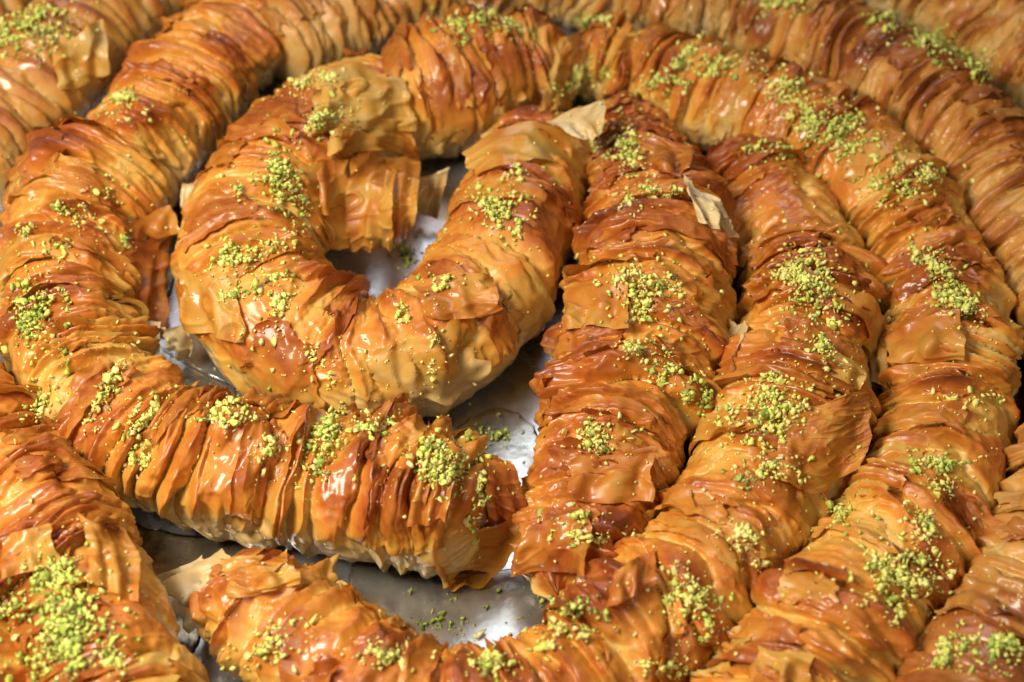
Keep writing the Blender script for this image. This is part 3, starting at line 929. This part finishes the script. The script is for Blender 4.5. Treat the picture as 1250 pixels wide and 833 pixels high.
tiny_v, tiny_f, tiny_t = [], [], []
nbase = 0
big_meshes = []
for i, (vs, fs) in enumerate(BIG):
    for t in (0.12, 0.32, 0.5, 0.68, 0.85):
        m_ = bpy.data.meshes.new('pistachio_crumb')
        m_.from_pydata(vs.tolist(), [], fs.tolist())
        a_ = m_.attributes.new('tone', 'FLOAT', 'POINT')
        a_.data.foreach_set('value', np.full(len(vs), t, np.float32))
        m_.materials.append(M_NUT)
        big_meshes.append((t, m_))


def rot_rand():
    q = np.array([random.gauss(0, 1) for _ in range(4)]); q /= np.linalg.norm(q)
    w, x, y, z = q
    return np.array([[1 - 2 * (y * y + z * z), 2 * (x * y - z * w), 2 * (x * z + y * w)],
                     [2 * (x * y + z * w), 1 - 2 * (x * x + z * z), 2 * (y * z - x * w)],
                     [2 * (x * z - y * w), 2 * (y * z + x * w), 1 - 2 * (x * x + y * y)]])


def add_small(p, size, tone):
    global nbase
    vs, fs = random.choice(SMALL)
    tiny_v.append((vs * size) @ rot_rand().T + np.array(p))
    tiny_f.append(fs + nbase)
    tiny_t.append(np.full(len(vs), tone))
    nbase += len(vs)


nbig = 0
for (x, y, rx, ry, sl, n, green, where) in CL:
    items = []
    sub = [(random.gauss(0, 0.5), random.gauss(0, 0.5)) for _ in range(max(2, n // 14))]
    n2 = int(n * 3.0)
    for i in range(n2):
        if random.random() < 0.55:
            c = random.choice(sub); gx = c[0] + random.gauss(0, 0.20); gy = c[1] + random.gauss(0, 0.20)
        else:
            gx, gy = random.gauss(0, 0.80), random.gauss(0, 0.80)
        px = x + gx * rx + sl * gy * ry
        py = y + gy * ry + (sl * 0.5) * gx * rx
        loc, nor = hit(px, py)
        size = min(0.0014, 0.00060 * math.exp(random.gauss(0, 0.50)))
        dens = min(1.0, n / (rx * ry) / 0.16)
        pile = 0.0026 * dens * math.exp(-(gx * gx + gy * gy) * 1.3) * random.random()
        up = (nor + Vector((0, 0, 0.6))).normalized()
        tone = 0.99 if random.random() < 0.03 else min(0.9, max(0.02, green + 0.04 + random.gauss(0, 0.22)))
        items.append((size, loc + nor * (size * 0.35) + up * pile, tone))
    items.sort(key=lambda q: -q[0])
    nb = min(4, max(2, n // 20)) if nbig < 290 else 0
    big = items[:nb]

    def photo_x(p):
        d = np.array(p) - CAM
        return float(np.dot(d, RIGHT) / np.dot(d, FWD))
    big.sort(key=lambda q: photo_x(q[1]))
    ranks = {0: [], 2: ['leftmost', 'rightmost'], 3: ['leftmost', 'middle', 'rightmost'],
             4: ['leftmost', 'second from left', 'second from right', 'rightmost']}[nb]
    for (size, p, tone), rk in zip(big, ranks):
        t, m_ = min(random.sample(big_meshes, 12), key=lambda q: abs(q[0] - tone))
        o = bpy.data.objects.new('pistachio_crumb', m_)
        COL.objects.link(o)
        o.location = p
        o.rotation_euler = (random.uniform(0, 6.28), random.uniform(0, 6.28), random.uniform(0, 6.28))
        sz = max(size, 0.0009) * random.uniform(0.95, 1.15)
        o.scale = (sz, sz, sz)
        if ' ' in rk:
            lab = rk.split()[0] + ' large crumb ' + rk.split(' ', 1)[1] + ' ' + where
        else:
            lab = rk + ' large pistachio crumb ' + where
        tag(o, lab, 'pistachio crumb', GROUP_NUT)
        nbig += 1
    for size, p, tone in items[nb:]:
        add_small(p, size, tone)

# stray dust
for i in range(2300):
    c = random.choice(CL)
    if random.random() < 0.6:
        px = c[0] + random.gauss(0, c[2] * 1.2 + 12); py = c[1] + random.gauss(0, c[3] * 1.2 + 12)
    else:
        px = random.uniform(-20, 1270); py = random.uniform(0, 850)
    loc, nor = hit(px, py)
    s_ = 0.00038 * math.exp(random.gauss(0, 0.42))
    add_small(loc + nor * s_ * 0.4, s_, min(0.9, max(0.0, random.gauss(0.20, 0.18))))

V = np.concatenate(tiny_v); Fc = np.concatenate(tiny_f); T_ = np.concatenate(tiny_t)
me = bpy.data.meshes.new('pistachio_sprinkle')
me.vertices.add(len(V)); me.vertices.foreach_set('co', V.reshape(-1).astype(np.float32))
me.loops.add(Fc.size); me.loops.foreach_set('vertex_index', Fc.reshape(-1).astype(np.int32))
me.polygons.add(len(Fc)); me.polygons.foreach_set('loop_start', np.arange(0, Fc.size, 3, dtype=np.int32))
me.update(calc_edges=True)
a_ = me.attributes.new('tone', 'FLOAT', 'POINT'); a_.data.foreach_set('value', T_.astype(np.float32))
me.materials.append(M_NUT)
o = bpy.data.objects.new('pistachio_sprinkle', me)
COL.objects.link(o)
tag(o, 'fine green and yellow ground pistachio sprinkled over all the rolls', 'ground pistachio', kind='stuff')
print('tris', sum(sum(len(p.vertices) - 2 for p in m.polygons) if len(m.polygons) < 5000 else len(m.polygons) * 2 for m in bpy.data.meshes), 'big', nbig)
